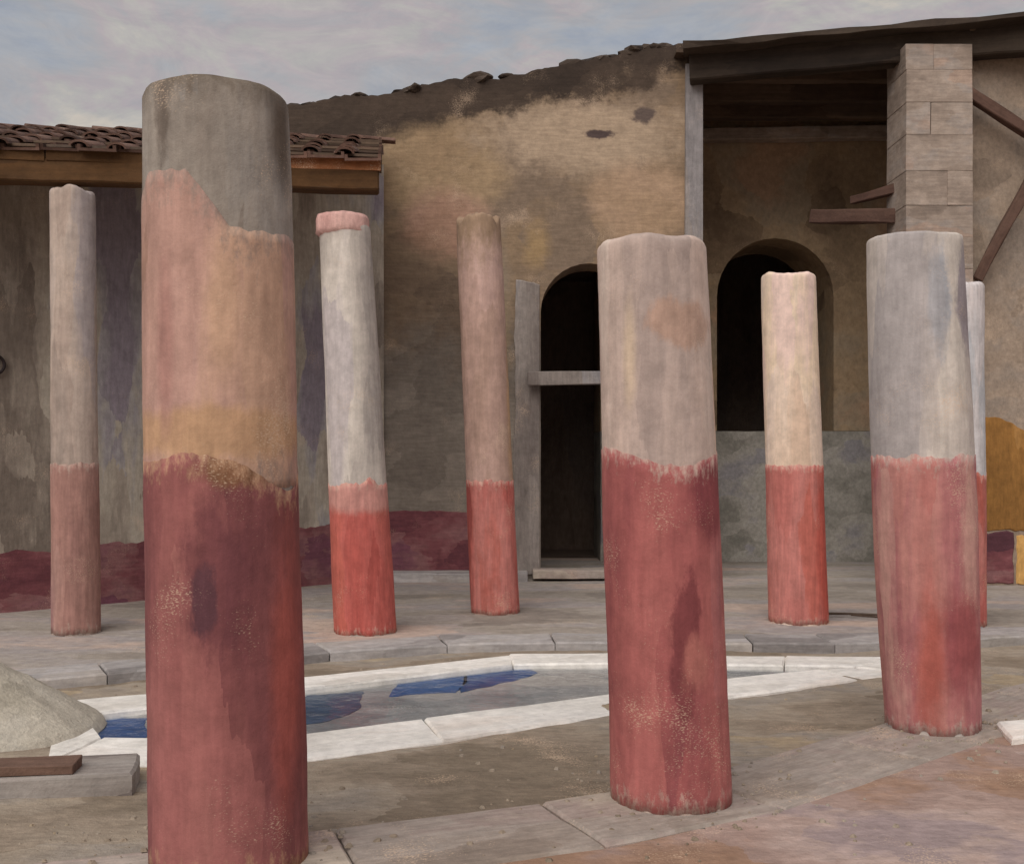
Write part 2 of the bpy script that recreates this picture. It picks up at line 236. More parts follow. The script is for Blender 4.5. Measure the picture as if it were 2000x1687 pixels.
def water_mat():
    m = bpy.data.materials.new('shallow_water'); m.use_nodes = True
    t = m.node_tree; t.nodes.clear(); N = t.nodes; L = t.links
    o = N.new('ShaderNodeOutputMaterial'); mix = N.new('ShaderNodeMixShader'); tr = N.new('ShaderNodeBsdfTransparent'); gl = N.new('ShaderNodeBsdfGlossy'); fr = N.new('ShaderNodeFresnel')
    tr.inputs[0].default_value = (.93, .95, .97, 1); gl.inputs['Roughness'].default_value = .15; fr.inputs[0].default_value = 1.12
    ns = N.new('ShaderNodeTexNoise'); ns.inputs['Scale'].default_value = 7; ns.inputs['Detail'].default_value = 3
    tc = N.new('ShaderNodeTexCoord'); L.new(tc.outputs['Object'], ns.inputs['Vector'])
    bp = N.new('ShaderNodeBump'); bp.inputs['Strength'].default_value = .6; bp.inputs['Distance'].default_value = .03
    L.new(ns.outputs[0], bp.inputs['Height']); L.new(bp.outputs[0], gl.inputs['Normal']); L.new(bp.outputs[0], fr.inputs['Normal'])
    L.new(fr.outputs[0], mix.inputs[0]); L.new(tr.outputs[0], mix.inputs[1]); L.new(gl.outputs[0], mix.inputs[2]); L.new(mix.outputs[0], o.inputs[0])
    return m
M['water'] = water_mat()

# ------------------------------------------------------------------ helpers
F_PX, HOR = 2144.0, 880.0
def at(x, y, d):                   # point of the place at depth d
    return Vector(((x-1000)/F_PX*d, d, 1.5+(HOR-y)/F_PX*d))
def tag(o, label=None, cat=None, group=None, kind=None):
    if label: o['label'] = label
    if cat: o['category'] = cat
    if group: o['group'] = group
    if kind: o['kind'] = kind
    return o
def empty(name, loc=(0, 0, 0), rz=0):
    o = bpy.data.objects.new(name, None); COL.objects.link(o); o.location = loc; o.rotation_euler.z = rz
    o.empty_display_size = .2
    return o
def mesh_obj(name, verts, faces, mat, parent=None, loc=None, smooth=False):
    me = bpy.data.meshes.new(name); me.from_pydata([tuple(v) for v in verts], [], faces); me.update()
    if isinstance(mat, str): mat = M[mat]
    me.materials.append(mat)
    if smooth:
        for p in me.polygons: p.use_smooth = True
    o = bpy.data.objects.new(name, me); COL.objects.link(o)
    if loc is not None: o.location = loc
    if parent: o.parent = parent
    return o
def recalc(o):
    bm = bmesh.new(); bm.from_mesh(o.data); bmesh.ops.recalc_face_normals(bm, faces=bm.faces); bm.to_mesh(o.data); bm.free(); return o
def nz(*p): return noise.noise(Vector(p))
def jag(pts, amp, step, seed=0, keep=None):
    """break an outline into short uneven steps"""
    out = []
    n = len(pts)
    for i in range(n):
        a, b = Vector(pts[i]), Vector(pts[(i+1) % n])
        straight = keep and keep(a, b)
        k = 1 if straight else max(1, int((b-a).length/step))
        t = (b-a).normalized() if (b-a).length > 1e-6 else Vector((1, 0)); nn = Vector((-t.y, t.x))
        for j in range(k):
            p = a.lerp(b, j/k)
            if not straight and j > 0:
                s = nz(p.x*2.3+seed, p.y*2.3, seed*1.7)*.6+nz(p.x*9+seed, p.y*9, seed)*.3+nz(p.x*27, p.y*27+seed, seed)*.22
                p = p+nn*s*amp*1.6
            out.append(p)
    return out
def prism(name, pts, thick, mat, parent, O, U, V, bev=0.0):
    """outline pts (u, v) on the plane O,U,V ; front face at +thick along the normal UxV, back at 0"""
    U, V = Vector(U).normalized(), Vector(V).normalized(); Nn = U.cross(V)
    n = len(pts)
    W = lambda p, h: Vector(U*p[0]+V*p[1]+Nn*h)
    cen = sum((Vector(p) for p in pts), Vector((0, 0)))/n
    bm = bmesh.new()
    back = [bm.verts.new(W(p, 0)) for p in pts]
    front = []
    for p in pts:
        q = Vector(p)
        if bev: q = q+(cen-q).normalized()*min(bev, (cen-q).length*.3)
        front.append(bm.verts.new(W(q, thick)))
    tris = tessellate_polygon([[Vector((p[0], p[1], 0)) for p in pts]])
    for t in tris:
        bm.faces.new([front[i] for i in t]); bm.faces.new([back[i] for i in reversed(t)])
    for i in range(n):
        j = (i+1) % n
        bm.faces.new((back[i], back[j], front[j], front[i]))
    bmesh.ops.recalc_face_normals(bm, faces=bm.faces)
    me = bpy.data.meshes.new(name); bm.to_mesh(me); bm.free(); me.materials.append(M[mat] if isinstance(mat, str) else mat)
    o = bpy.data.objects.new(name, me); COL.objects.link(o)
    if parent: o.parent = parent
    o.location = O
    return o
def bar(name, a, b, w, h, mat, parent, uneven=.012, seg=8, twist=0.0, seed=None):
    """squared, slightly wavering timber or stone bar from a to b; its own x axis runs along it"""
    a, b = Vector(a), Vector(b); d = b-a; Ln = d.length
    seed = random.random()*50 if seed is None else seed
    vs_, fs = [], []
    for i in range(seg+1):
        x = Ln*i/seg
        for (sy, sz) in ((-1, -1), (1, -1), (1, 1), (-1, 1)):
            vs_.append((x, sy*w/2+nz(x*1.7, sy*3+seed, sz)*uneven, sz*h/2+nz(x*1.7+9, sy+seed, sz*3)*uneven))
    for i in range(seg):
        for k in range(4):
            p, q = i*4+k, i*4+(k+1) % 4
            fs.append((p, q, q+4, p+4))
    fs.append((3, 2, 1, 0)); fs.append((seg*4, seg*4+1, seg*4+2, seg*4+3))
    o = mesh_obj(name, vs_, fs, mat, parent)
    x = d.normalized(); up = Vector((0, 0, 1)) if abs(x.z) < .95 else Vector((0, 1, 0))
    y = up.cross(x).normalized(); z = x.cross(y)
    o.matrix_basis = Matrix.Translation(a) @ Matrix((x, y, z)).transposed().to_4x4() @ Matrix.Rotation(twist, 4, 'X')
    bv = o.modifiers.new('edge', 'BEVEL'); bv.width = min(w, h)*.08; bv.segments = 1; bv.limit_method = 'ANGLE'
    return o
def quad_slab(name, q, z0, z1, mat, parent, inset=.006, jit=.006):
    """stone slab on a ground quad q (four xy, in order), small gap all round, slightly uneven top"""
    c = sum((Vector(p) for p in q), Vector((0, 0)))/4
    pts = [Vector(p) for p in q]
    ring = []
    k = 5
    for i in range(4):
        a, b = pts[i], pts[(i+1) % 4]
        for j in range(k):
            p = a.lerp(b, j/k); ring.append(p+(c-p).normalized()*(inset+abs(nz(p.x*6, p.y*6, 3.3))*inset*1.8))
    n = len(ring)
    th = random.uniform(-jit, jit); tx, ty = random.uniform(-.012, .012), random.uniform(-.012, .012)
    ztop = lambda p: z1+th+tx*(p.x-c.x)+ty*(p.y-c.y)+nz(p.x*5, p.y*5, 1)*.004
    b_ = .014
    vs_ = [Vector((p.x-c.x, p.y-c.y, z0)) for p in ring]
    vs_ += [Vector((p.x-c.x, p.y-c.y, ztop(p)-b_)) for p in ring]
    inn = [p+(c-p).normalized()*b_ for p in ring]
    vs_ += [Vector((p.x-c.x, p.y-c.y, ztop(p))) for p in inn]
    vs_.append(Vector((0, 0, ztop(c))))
    fs = []
    for i in range(n):
        j = (i+1) % n
        fs += [(i, j, n+j, n+i), (n+i, n+j, 2*n+j, 2*n+i), (2*n+i, 2*n+j, 3*n)]
    e = (pts[1]-pts[0]); ang = math.atan2(e.y, e.x)
    rot = Matrix.Rotation(-ang, 4, 'Z')
    o = mesh_obj(name, [rot @ v for v in vs_], fs, mat, parent, (c.x, c.y, 0))
    o.rotation_euler.z = ang
    return o
def offset_poly(pts, d):
    out = []
    for i, p in enumerate(pts):
        a = Vector(pts[max(0, i-1)]); b = Vector(pts[min(len(pts)-1, i+1)])
        t = (b-a).normalized(); nn = Vector((-t.y, t.x)); out.append(Vector(p)+nn*d)
    return out
def resample(pts, step, jitter=0.0):
    pts = [Vector(p) for p in pts]; L = [0]
    for a, b in zip(pts, pts[1:]): L.append(L[-1]+(b-a).length)
    n = max(1, round(L[-1]/step)); out = []
    for k in range(n+1):
        s = L[-1]*k/n
        if 0 < k < n: s += random.uniform(-jitter, jitter)*step
        i = 0
        while i < len(L)-2 and L[i+1] < s: i += 1
        out.append(pts[i].lerp(pts[i+1], (s-L[i])/(L[i+1]-L[i])))
    return out
def inside(p, poly):
    c = False; j = len(poly)-1
    for i in range(len(poly)):
        a, b = poly[i], poly[j]
        if (a[1] > p[1]) != (b[1] > p[1]) and p[0] < (b[0]-a[0])*(p[1]-a[1])/(b[1]-a[1])+a[0]: c = not c
        j = i
    return c
def sheet(name, x0, x1, y0, y1, step, zf, mat, skip=None):
    nx, ny = int((x1-x0)/step), int((y1-y0)/step)
    idx = {}; vs_ = []; fs = []
    for j in range(ny+1):
        for i in range(nx+1):
            x, y = x0+(x1-x0)*i/nx, y0+(y1-y0)*j/ny
            idx[i, j] = len(vs_); vs_.append((x, y, zf(x, y)))
    for j in range(ny):
        for i in range(nx):
            x, y = x0+(x1-x0)*(i+.5)/nx, y0+(y1-y0)*(j+.5)/ny
            if skip and skip(x, y): continue
            fs.append((idx[i, j], idx[i+1, j], idx[i+1, j+1], idx[i, j+1]))
    o = mesh_obj(name, vs_, fs, mat, smooth=True)
    bm = bmesh.new(); bm.from_mesh(o.data)
    bmesh.ops.delete(bm, geom=[v for v in bm.verts if not v.link_faces], context='VERTS'); bm.to_mesh(o.data); bm.free()
    return tag(o, kind='structure')

# ------------------------------------------------------------------ ground
Z_COURT = -0.06
g = mesh_obj('ground', [(-400, -400, -.3), (400, -400, -.3), (400, 600, -.3), (-400, 600, -.3)], [(0, 1, 2, 3)], 'far_earth'); tag(g, kind='structure')

pool_in_far = [(-2.47, 6.43), (-2.19, 6.70), (-1.77, 6.88), (-1.33, 7.12), (-.95, 7.50), (-.55, 7.84), (.07, 7.97), (.64, 8.0), (1.12, 7.99), (1.60, 7.94), (2.05, 7.9), (2.45, 7.86)]
pool_out_far = [(-2.80, 6.75), (-2.36, 7.02), (-1.92, 7.20), (-1.48, 7.46), (-1.14, 7.86), (-.64, 8.22), (.04, 8.36), (.66, 8.38), (1.15, 8.36), (1.66, 8.30), (2.15, 8.26), (2.95, 8.22)]
pool_in_near = [(-2.21, 5.92), (-1.94, 5.79), (-1.63, 5.82), (-1.11, 5.97), (-.72, 6.21), (-.30, 6.46), (.12, 6.73), (.55, 7.0), (1.03, 7.27), (1.51, 7.55), (2.0, 7.73), (2.45, 7.84)]
pool_out_near = [(-2.31, 5.45), (-1.95, 5.28), (-1.55, 5.29), (-0.98, 5.45), (-0.58, 5.71), (-0.17, 5.97), (0.23, 6.23), (0.65, 6.5), (1.09, 6.78), (1.53, 7.05), (2.05, 7.29), (2.85, 7.63)]
pool_mid = [(Vector(a)+Vector(b))/2 for a, b in zip(pool_in_far, pool_out_far)] + [(Vector(a)+Vector(b))/2 for a, b in zip(reversed(pool_in_near), reversed(pool_out_near))]
near_line = [(-5.2, 2.6), (-3.2, 3.28), (-1.03, 4.0), (.66, 4.62), (2.25, 5.92), (3.9, 7.3), (5.5, 8.6), (7.0, 9.9)]
far_line = [(-6.5, 5.9), (-4.5, 6.6), (-2.9, 7.2), (-1.5, 8.06), (-.6, 8.46), (.67, 8.56), (1.7, 8.50), (2.8, 8.46), (4.2, 8.85), (6.0, 9.1), (9.0, 9.3)]
def yline(line, x):
    for a, b in zip(line, line[1:]):
        if a[0] <= x <= b[0]: return a[1]+(b[1]-a[1])*(x-a[0])/(b[0]-a[0])
    return line[0][1] if x < line[0][0] else line[-1][1]
def z_court(x, y):
    if inside((x, y), pool_mid): return -.20
    return Z_COURT+nz(x*.9, y*.9, 2)*.018+nz(x*4, y*4, 5)*.008+nz(x*13, y*13, 8)*.004
sheet('court_ground', -6.5, 7.0, 2.4, 9.4, .055, z_court, 'earth', lambda x, y: y < yline(near_line, x)-.1 or y > yline(far_line, x)+.2)
near_front = offset_poly(near_line, -.32)
sheet('portico_floor', -6.0, 8.0, -4.0, 9.8, .09, lambda x, y: min(y, 0)*0-.012+nz(x*1.3, y*1.3, 4)*.008+nz(x*6, y*6, 6)*.004, 'floor', lambda x, y: y > yline([tuple(p) for p in near_front], x)+.12)
far_back = offset_poly(far_line, .42)
sheet('walkway_floor', -8.0, 9.0, 6.2, 15.4, .12, lambda x, y: -.008+nz(x*1.3, y*1.3, 14)*.007+nz(x*6, y*6, 16)*.003, 'far_floor', lambda x, y: y < yline([tuple(p) for p in far_back], x)-.10)

def kerb_row(name, line, half_f, half_b, step, z0, z1, mat, label):
    r = empty(name, (0, 0, 0)); tag(r, label=label, kind='structure')
    pts = resample(line, step, .18)
    f, b = offset_poly(pts, -half_f), offset_poly(pts, half_b)
    for i in range(len(pts)-1):
        quad_slab('kerb_stone', (f[i], f[i+1], b[i+1], b[i]), z0, z1, mat, r, inset=.0035, jit=.004)
    return r
kerb_row('near_kerb', near_line, .32, .24, .95, -.18, 0.0, 'kerb', 'pale stone kerb carrying the three nearest columns')
kerb_row('far_kerb', far_line, 0, .42, .82, -.2, .012, 'kerb_far', 'grey stone kerb along the far side of the court')

# ------------------------------------------------------------------ pool
pool = empty('garden_pool', (0, 7.0, Z_COURT)); tag(pool, 'shallow garden pool with white marble rim and blue patches on its floor', 'pool', kind='thing')
def pool_child(o):
    o.location = Vector(o.location)-pool.location; return o
def along(P, t):
    k = min(int(t), len(P)-2); return Vector(P[k]).lerp(Vector(P[k+1]), t-k)
for A, B in ((pool_in_far, pool_out_far), (pool_in_near, pool_out_near)):
    t = 0.0
    while t < len(A)-1.05:
        t1 = min(t+random.choice((1.3, 1.9, 2.6, 3.3)), len(A)-1); t1 = len(A)-1 if len(A)-1-t1 < .4 else t1
        sk = random.uniform(-.06, .06)
        q = (along(A, t), along(A, t1), along(B, min(t1+sk*(t1 < len(A)-1), len(A)-1)), along(B, t))
        if A is pool_in_near: q = (q[3], q[2], q[1], q[0])
        pool_child(quad_slab('rim_slab', q, -.2, Z_COURT+.014, 'marble', pool, inset=.004, jit=.004)); t = t1
pool_child(quad_slab('rim_slab', (pool_out_near[0], pool_in_near[0], pool_in_far[0], pool_out_far[0]), -.2, Z_COURT+.014, 'marble', pool))
pool_child(quad_slab('rim_slab', (pool_in_near[-1], pool_out_near[-1], pool_out_far[-1], pool_in_far[-1]), -.2, Z_COURT+.013, 'marble', pool))
outl = [Vector(p) for p in pool_mid]
pool_child(prism('pool_floor', outl, .02, 'pool_floor', pool, (0, 0, -.115), (1, 0, 0), (0, 1, 0)))
wo = prism('water', outl, .004, 'water', pool, (0, 0, -.088), (1, 0, 0), (0, 1, 0))
bm = bmesh.new(); bm.from_mesh(wo.data); bmesh.ops.delete(bm, geom=[f for f in bm.faces if f.normal.z < .5], context='FACES'); bm.to_mesh(wo.data); bm.free()
pool_child(wo)
def patch(px, mat, seed):
    pts = []
    for x, y in px:
        d = 1.592*F_PX/(y-HOR); pts.append(((x-1000)/F_PX*d, d))
    c = sum((Vector(p) for p in pts), Vector((0, 0)))/len(pts)
    loc = [Vector(p)-c for p in pts]
    o = prism('colour_patch', jag(loc, .05, .05, seed), .005, mat, pool, (c.x, c.y, -.0965), (1, 0, 0), (0, 1, 0))
    return pool_child(o)
patch([(760, 1360), (890, 1352), (920, 1318), (860, 1300), (790, 1316)], 'blue', 1)
patch([(900, 1352), (960, 1340), (1050, 1314), (1000, 1300), (915, 1306)], 'blue', 2)
patch([(560, 1420), (640, 1408), (700, 1385), (708, 1350), (600, 1358), (540, 1375)], 'slate', 3)
patch([(190, 1442), (250, 1452), (285, 1440), (290, 1402), (200, 1402)], 'blue', 4)

# ------------------------------------------------------------------ columns
SEG = 144
class Shaft:
    def __init__(s, r0, r1, H, lean, seed, wob=.012, bulge=0.0):
        s.r0, s.r1, s.H, s.lean, s.seed, s.wob, s.bulge = r0, r1, H, lean, seed, wob, bulge
    def p(s, th, z, off=0.0):
        c, n_ = math.cos(th), math.sin(th); t = max(0, min(1, z/s.H))
        r = s.r0+(s.r1-s.r0)*t+s.bulge*math.sin(t*math.pi)
        r += s.wob*(nz(c*1.2+s.seed, n_*1.2, z*1.1)+.5*nz(c*3, n_*3+s.seed, z*3.1)+.3*nz(c*8, n_*8+s.seed, z*8))+off
        return Vector((r*c+s.lean[0]*t, r*n_+s.lean[1]*t, z))
def shaft_core(name, S, mat, parent, top_jag=.03, shoulder=.04):
    rows = 46; vs_, fs = [], []
    for j in range(rows+1):
        t = j/rows
        for i in range(SEG):
            th = 2*math.pi*i/SEG
            ztop = S.H+top_jag*(nz(math.cos(th)*1.6+S.seed, math.sin(th)*1.6, 4)+.3*nz(math.cos(th)*4, math.sin(th)*4+S.seed, 2))
            if t < .9: vs_.append(S.p(th, -.03+(ztop-shoulder+.03)*t/.9))
            else:
                a = (t-.9)/.1*math.pi/2
                vs_.append(S.p(th, ztop-shoulder+shoulder*math.sin(a), -shoulder*(1-math.cos(a))))
    for j in range(rows):
        for i in range(SEG):
            k = (i+1) % SEG
            fs.append((j*SEG+i, j*SEG+k, (j+1)*SEG+k, (j+1)*SEG+i))
    # rough top
    base = rows*SEG; prev = base
    cx = S.lean[0]; cy = S.lean[1]
    for ri, fr in enumerate((.8, .5, .2)):
        st = len(vs_)
        for i in range(SEG):
            v = vs_[base+i]; q = Vector((cx, cy, 0)).lerp(Vector((v.x, v.y, 0)), fr)
            vs_.append(Vector((q.x, q.y, v.z*fr+S.H*(1-fr)+top_jag*nz(q.x*9+S.seed, q.y*9, 3)*.8)))
        for i in range(SEG):
            k = (i+1) % SEG; fs.append((prev+i, prev+k, st+k, st+i))
        prev = st
    vs_.append(Vector((cx, cy, S.H))); c = len(vs_)-1
    for i in range(SEG): fs.append((prev+i, prev+(i+1) % SEG, c))
    return mesh_obj(name, vs_, fs, mat, parent, smooth=True)
def shaft_coat(name, S, mat, parent, zb, zt, off=.0035, jb=.02, jt=.02, seed=0.0, rows=26, th0=0.0, th1=2*math.pi):
    """coat of stucco round the shaft between two ragged edges; zb, zt numbers or functions of the angle"""
    full = abs(th1-th0-2*math.pi) < 1e-6
    ns = int(SEG*1.6*(th1-th0)/(2*math.pi)); vs_, fs, rims = [], [], []
    fz = lambda z, th: z(th) if callable(z) else z
    for j in range(-1, rows+2):
        for i in range(ns+(0 if full else 1)):
            th = th0+(th1-th0)*i/ns; c, s_ = math.cos(th), math.sin(th)
            rag = lambda q, a: a*(.8*nz(c*2.2+q, s_*2.2, seed)+.6*nz(c*7+q, s_*7, seed)+.12*nz(c*19, s_*19+q, seed))
            lo, hi = fz(zb, th)+rag(3+S.seed, jb), fz(zt, th)+rag(11+S.seed, jt)
            if hi < lo+.01: hi = lo+.01
            t = max(0, min(1, j/rows)); o_ = off
            if j in (-1, rows+1): o_ = -.003
            vs_.append(S.p(th, lo+(hi-lo)*t, o_)); rims.append(min(t, 1-t)*(hi-lo))
    w = ns if full else ns+1
    for j in range(rows+2):
        for i in range(ns):
            k = (i+1) % w
            fs.append((j*w+i, j*w+k, (j+1)*w+k, (j+1)*w+i))
    o = mesh_obj(name, vs_, fs, mat, parent, smooth=True)
    o.data.attributes.new('rim', 'FLOAT', 'POINT').data.foreach_set('value', rims)
    return o
def column(label, X, Y, S, core, red, red_h, top_jag=.03, shoulder=.04, jt=.05, jb=.02, zb=.0, seed=0, group='stuccoed columns round the court'):
    r = empty('stucco_column', (X, Y, 0)); tag(r, label, 'column', group, 'thing')
    shaft_core('shaft', S, core, r, top_jag, shoulder)
    shaft_coat('red_stucco', S, red, r, zb, red_h, jb=jb, jt=jt, seed=seed)
    return r
FRONT = -math.pi/2          # the side of a shaft that faces the viewer
def bump_at(th, c, w): 
    d = math.atan2(math.sin(th-c), math.cos(th-c)); return math.exp(-(d/w)**2)

# nearest column, left
SA = Shaft(.284, .262, 2.81, (-.05, 0), 1.0, .006)
cA = column('tallest nearest column, grey top, pink middle, dark red below, at left', -1.045, 4.06, SA, 'a_grey', 'a_red', lambda th: 1.49-.14*bump_at(th, FRONT+1.2, .6)-.03*bump_at(th, FRONT-.9, .4), top_jag=.006, shoulder=.04, jt=.02, seed=1.5)
shaft_coat('pink_plaster', SA, 'a_pink', cA, 1.36, lambda th: 2.475-.20*max(0, min(1, (math.atan2(math.sin(th-FRONT), math.cos(th-FRONT))+.15)/.55))-.10*bump_at(th, FRONT-1.35, .35), off=.0022, jb=.02, jt=.02, seed=4.2)
# middle near column
SB = Shaft(.258, .236, 2.40, (-.085, 0), 9.0, .006)
cB = column('squat rose grey column with brick red base, middle of the near three', .69, 4.77, SB, 'pale_a', 'red_b', lambda th: 1.475+.035*math.sin(th*2+1.0), top_jag=.015, shoulder=.035, jt=.02, seed=3.1)
# right near column
SC = Shaft(.246, .248, 2.66, (-.10, 0), 17.0, .006, .02)
cC = column('blue grey column with faded blotchy red base, nearest on the right', 2.30, 6.01, SC, 'pale_c', 'red_c', 1.47, top_jag=.012, shoulder=.02, jt=.035, jb=.03, seed=5.7)
# far row
SD = Shaft(.19, .178, 3.66, (-.03, 0), 23.0, .006)
column('dim slender dun column against the grey portico wall, farthest left', -3.62, 9.12, SD, 'dun', 'red_dim', 1.39, seed=2.7, jt=.03)
SE = Shaft(.255, .212, 3.36, (-.17, 0), 31.0, .006)
cE = column('grey white column with rose capital under the end of the portico roof', -1.22, 9.14, SE, 'pale_b', 'red_e', lambda th: 1.22+.05*bump_at(th, FRONT+.5, .3), seed=1.1, jt=.04)
vs_, fs = [], []
prof = [(.19, 3.27), (.226, 3.30), (.222, 3.34), (.222, 3.41), (.212, 3.44), (.18, 3.452), (.0, 3.454)]
for (r_, z_) in prof:
    for i in range(48):
        th = 2*math.pi*i/48; rr = r_*(1+.05*nz(math.cos(th)*2, math.sin(th)*2, z_*4))
        vs_.append((rr*math.cos(th)-.19, rr*math.sin(th), z_+.012*nz(math.cos(th)*3, math.sin(th)*3, 1)))
for j in range(len(prof)-1):
    for i in range(48):
        k = (i+1) % 48; fs.append((j*48+i, j*48+k, (j+1)*48+k, (j+1)*48+i))
mesh_obj('capital', vs_, fs, 'rosecap', cE, smooth=True)
SF = Shaft(.225, .205, 3.66, (-.16, 0), 39.0, .006)
column('pale rose column left of the arched doorway', -.155, 10.25, SF, 'rose', 'red_far', 1.22, seed=7.3, jt=.035, top_jag=.08)
SG = Shaft(.255, .235, 3.05, (-.09, 0), 47.0, .006)
column('bright cream column with vermilion base before the arched window', 2.53, 9.7, SG, 'cream', 'red_g', 1.37, seed=8.8, jt=.02)
SH = Shaft(.25, .245, 2.94, (-.02, 0), 53.0, .006)
column('whitish column half hidden behind the nearest right column', 3.86, 9.55, SH, 'white_pl', 'red_far', 1.29, seed=6.6, jt=.05)

# ------------------------------------------------------------------ tall tan wall with arched doorway
D1 = 12.9
k1 = D1/F_PX
def w1(x, y): return Vector(((x-1000)*k1, 1.5+(HOR-y)*k1))
tan = empty('ruined_wall', (0, D1, 0)); tag(tan, 'tall tan ruined wall with dark crumbling top and tall arched doorway', 'wall', kind='thing')
door_l, door_r, spring, apex = -.0, 0, 0, 0
xl, xr = w1(1056, 0).x, w1(1246, 0).x; cxd = (xl+xr)/2; rad = (xr-xl)/2; zs = w1(0, 515).y-rad
arch = [Vector((xl, -.05)), Vector((xl, zs))]+[Vector((cxd-rad*math.cos(a), zs+rad*math.sin(a))) for a in [math.pi*i/16 for i in range(1, 16)]]+[Vector((xr, zs)), Vector((xr, -.05))]
top_px = [(1350, 84), (1250, 100), (1150, 120), (1050, 136), (1000, 146), (900, 156), (800, 176), (700, 186), (620, 198), (560, 208), (470, 226)]
outline = [Vector((w1(470, 0).x, -.05))]+arch+[Vector((w1(1350, 0).x, -.05))]+[w1(*p) for p in top_px]
outline = jag(outline, .05, .07, 2.0, keep=lambda a, b: (a.y < 3.9 and b.y < 3.9) or (abs(a.x-b.x) < .02) or (a.y < 4.2 and b.y < 4.2))
prism('masonry', outline, .55, 'tan_wall', tan, (0, .55, 0), (1, 0, 0), (0, 0, 1))
def coat(pxs, mat, name, seed, amp=.12, thick=.016, off=-.005, keep=None, wf=w1, parent=tan, bev=.02):
    pts = [wf(*p) for p in pxs]
    return prism(name, jag(pts, amp, .06, seed, keep), thick, mat, parent, (0, -off, 0), (1, 0, 0), (0, 0, 1), bev=bev)
coat([(590, 1128), (996, 1128), (996, 1004), (850, 998), (700, 1002), (590, 1002)], 'maroon', 'maroon_dado', 10.0, .03, .010, bev=.0, keep=lambda a, b: a.y < .06 and b.y < .06)
for nm, box in (('door_jamb', (1000, 1054, 556, 1124)), ('door_jamb', (1248, 1300, 590, 1124))):
    a, b, c, d = box
    coat([(a, d), (b, d), (b, c), (a+8, c-10)], 'lav_grey', nm, 12.0+a, .03, .022, keep=lambda p, q: abs(p.x-q.x) < .01)
coat([(1334, 1124), (1371, 1124), (1371, 128), (1338, 128)], 'lav_grey', 'corner_pilaster', 15.0, .02, .07, keep=lambda p, q: True, bev=.008)
bar('transom_bar', w1(1030, 742).to_3d().xzy+Vector((0, -.12, 0)), w1(1262, 738).to_3d().xzy+Vector((0, -.12, 0)), .1, .15, 'lav_grey', tan)
bar('threshold', w1(1040, 1118).to_3d().xzy+Vector((0, -.09, 0)), w1(1262, 1118).to_3d().xzy+Vector((0, -.09, 0)), .3, .10, 'kerb', tan)
bar('wall_step', (w1(560, 0).x, -.18, .03), (w1(1030, 0).x, -.18, .03), .3, .13, 'kerb_far', tan, seg=20)
for i in range(46):                                     # loose stones along the broken top
    t = random.random(); x = 560+t*780; s = random.uniform(.05, .15)
    y = None
    for (xa, ya), (xb, yb) in zip(top_px, top_px[1:]):
        if xb <= x <= xa: y = yb+(ya-yb)*(x-xb)/(xa-xb)
    c = w1(x, y); bm = bmesh.new(); bmesh.ops.create_icosphere(bm, subdivisions=2, radius=s)
    for v in bm.verts: v.co = v.co*(1+.45*nz(v.co.x*9+i, v.co.y*9, v.co.z*9)); v.co.z *= .55; v.co.x *= 1.5
    me = bpy.data.meshes.new('rubble_stone'); bm.to_mesh(me); bm.free(); me.materials.append(M['dark_top'])
    o = bpy.data.objects.new('rubble_stone', me); COL.objects.link(o); o.parent = tan; o.location = (c.x, random.uniform(.08, .42), c.y+s*.1); o.rotation_euler.z = random.uniform(0, 3)
def room(name, x0, x1, y0, y1, z0, z1, mat, parent):
    v = [(x, y, z) for x in (x0, x1) for y in (y0, y1) for z in (z0, z1)]
    # six faces without the one at y0
    f = [(2, 3, 7, 6), (0, 1, 3, 2), (4, 6, 7, 5), (0, 2, 6, 4), (1, 5, 7, 3)]
    return mesh_obj(name, v, f, mat, parent)
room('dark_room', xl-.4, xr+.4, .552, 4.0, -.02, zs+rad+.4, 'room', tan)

# ------------------------------------------------------------------ left portico: oblique wall, roof
L0, L1 = Vector((-6.2, 9.02)), Vector((-1.5, 12.84))
U = (L1-L0).normalized(); Llen = (L1-L0).length
pw = empty('portico_wall', (L0.x, L0.y, 0)); tag(pw, 'shaded grey plaster wall with maroon dado at the left, under the tiled roof', 'wall', kind='thing')
U3 = Vector((U.x, U.y, 0)); N3 = U3.cross(Vector((0, 0, 1)))
prism('plaster', [Vector((0, -.05)), Vector((Llen, -.05)), Vector((Llen, 4.84)), Vector((0, 3.86))], .4, 'grey_wall', pw, tuple(-N3*.4), U3, (0, 0, 1))
prism('maroon_dado', jag([Vector((0, -.02)), Vector((Llen-.05, -.02)), Vector((Llen-.05, .70)), Vector((Llen*.5, .57)), Vector((Llen*.3, .53)), Vector((0, .52))], .05, .06, 4.0, keep=lambda a, b: a.y < .1 and b.y < .1),         .014, 'maroon', pw, tuple(-N3*.005), U3, (0, 0, 1))
# iron ring on that wall
ring_c = at(-8, 712, 10.1)
bm = bmesh.new(); vs_, fs = [], []
for i in range(28):
    a = 2*math.pi*i/28
    for k in range(8):
        b = 2*math.pi*k/8; r_ = .085+.014*math.cos(b)
        vs_.append((r_*math.cos(a), .014*math.sin(b), r_*math.sin(a)))
for i in range(28):
    for k in range(8):
        fs.append((i*8+k, i*8+(k+1) % 8, ((i+1) % 28)*8+(k+1) % 8, ((i+1) % 28)*8+k))
t_on = (Vector((ring_c.x, ring_c.y))-L0).dot(U); pos = Vector((L0.x, L0.y, 0))+U3*t_on+N3*.035+Vector((0, 0, ring_c.z))
rg = empty('iron_ring', pos, math.atan2(U.y, U.x)); tag(rg, 'dark iron ring fixed to the portico wall at the left edge', 'iron ring', kind='thing')
mesh_obj('ring', vs_, fs, 'iron', rg, smooth=True)
bar('staple', (0, .05, .085), (0, -.03, .085), .025, .025, 'iron', rg, .002, 2)

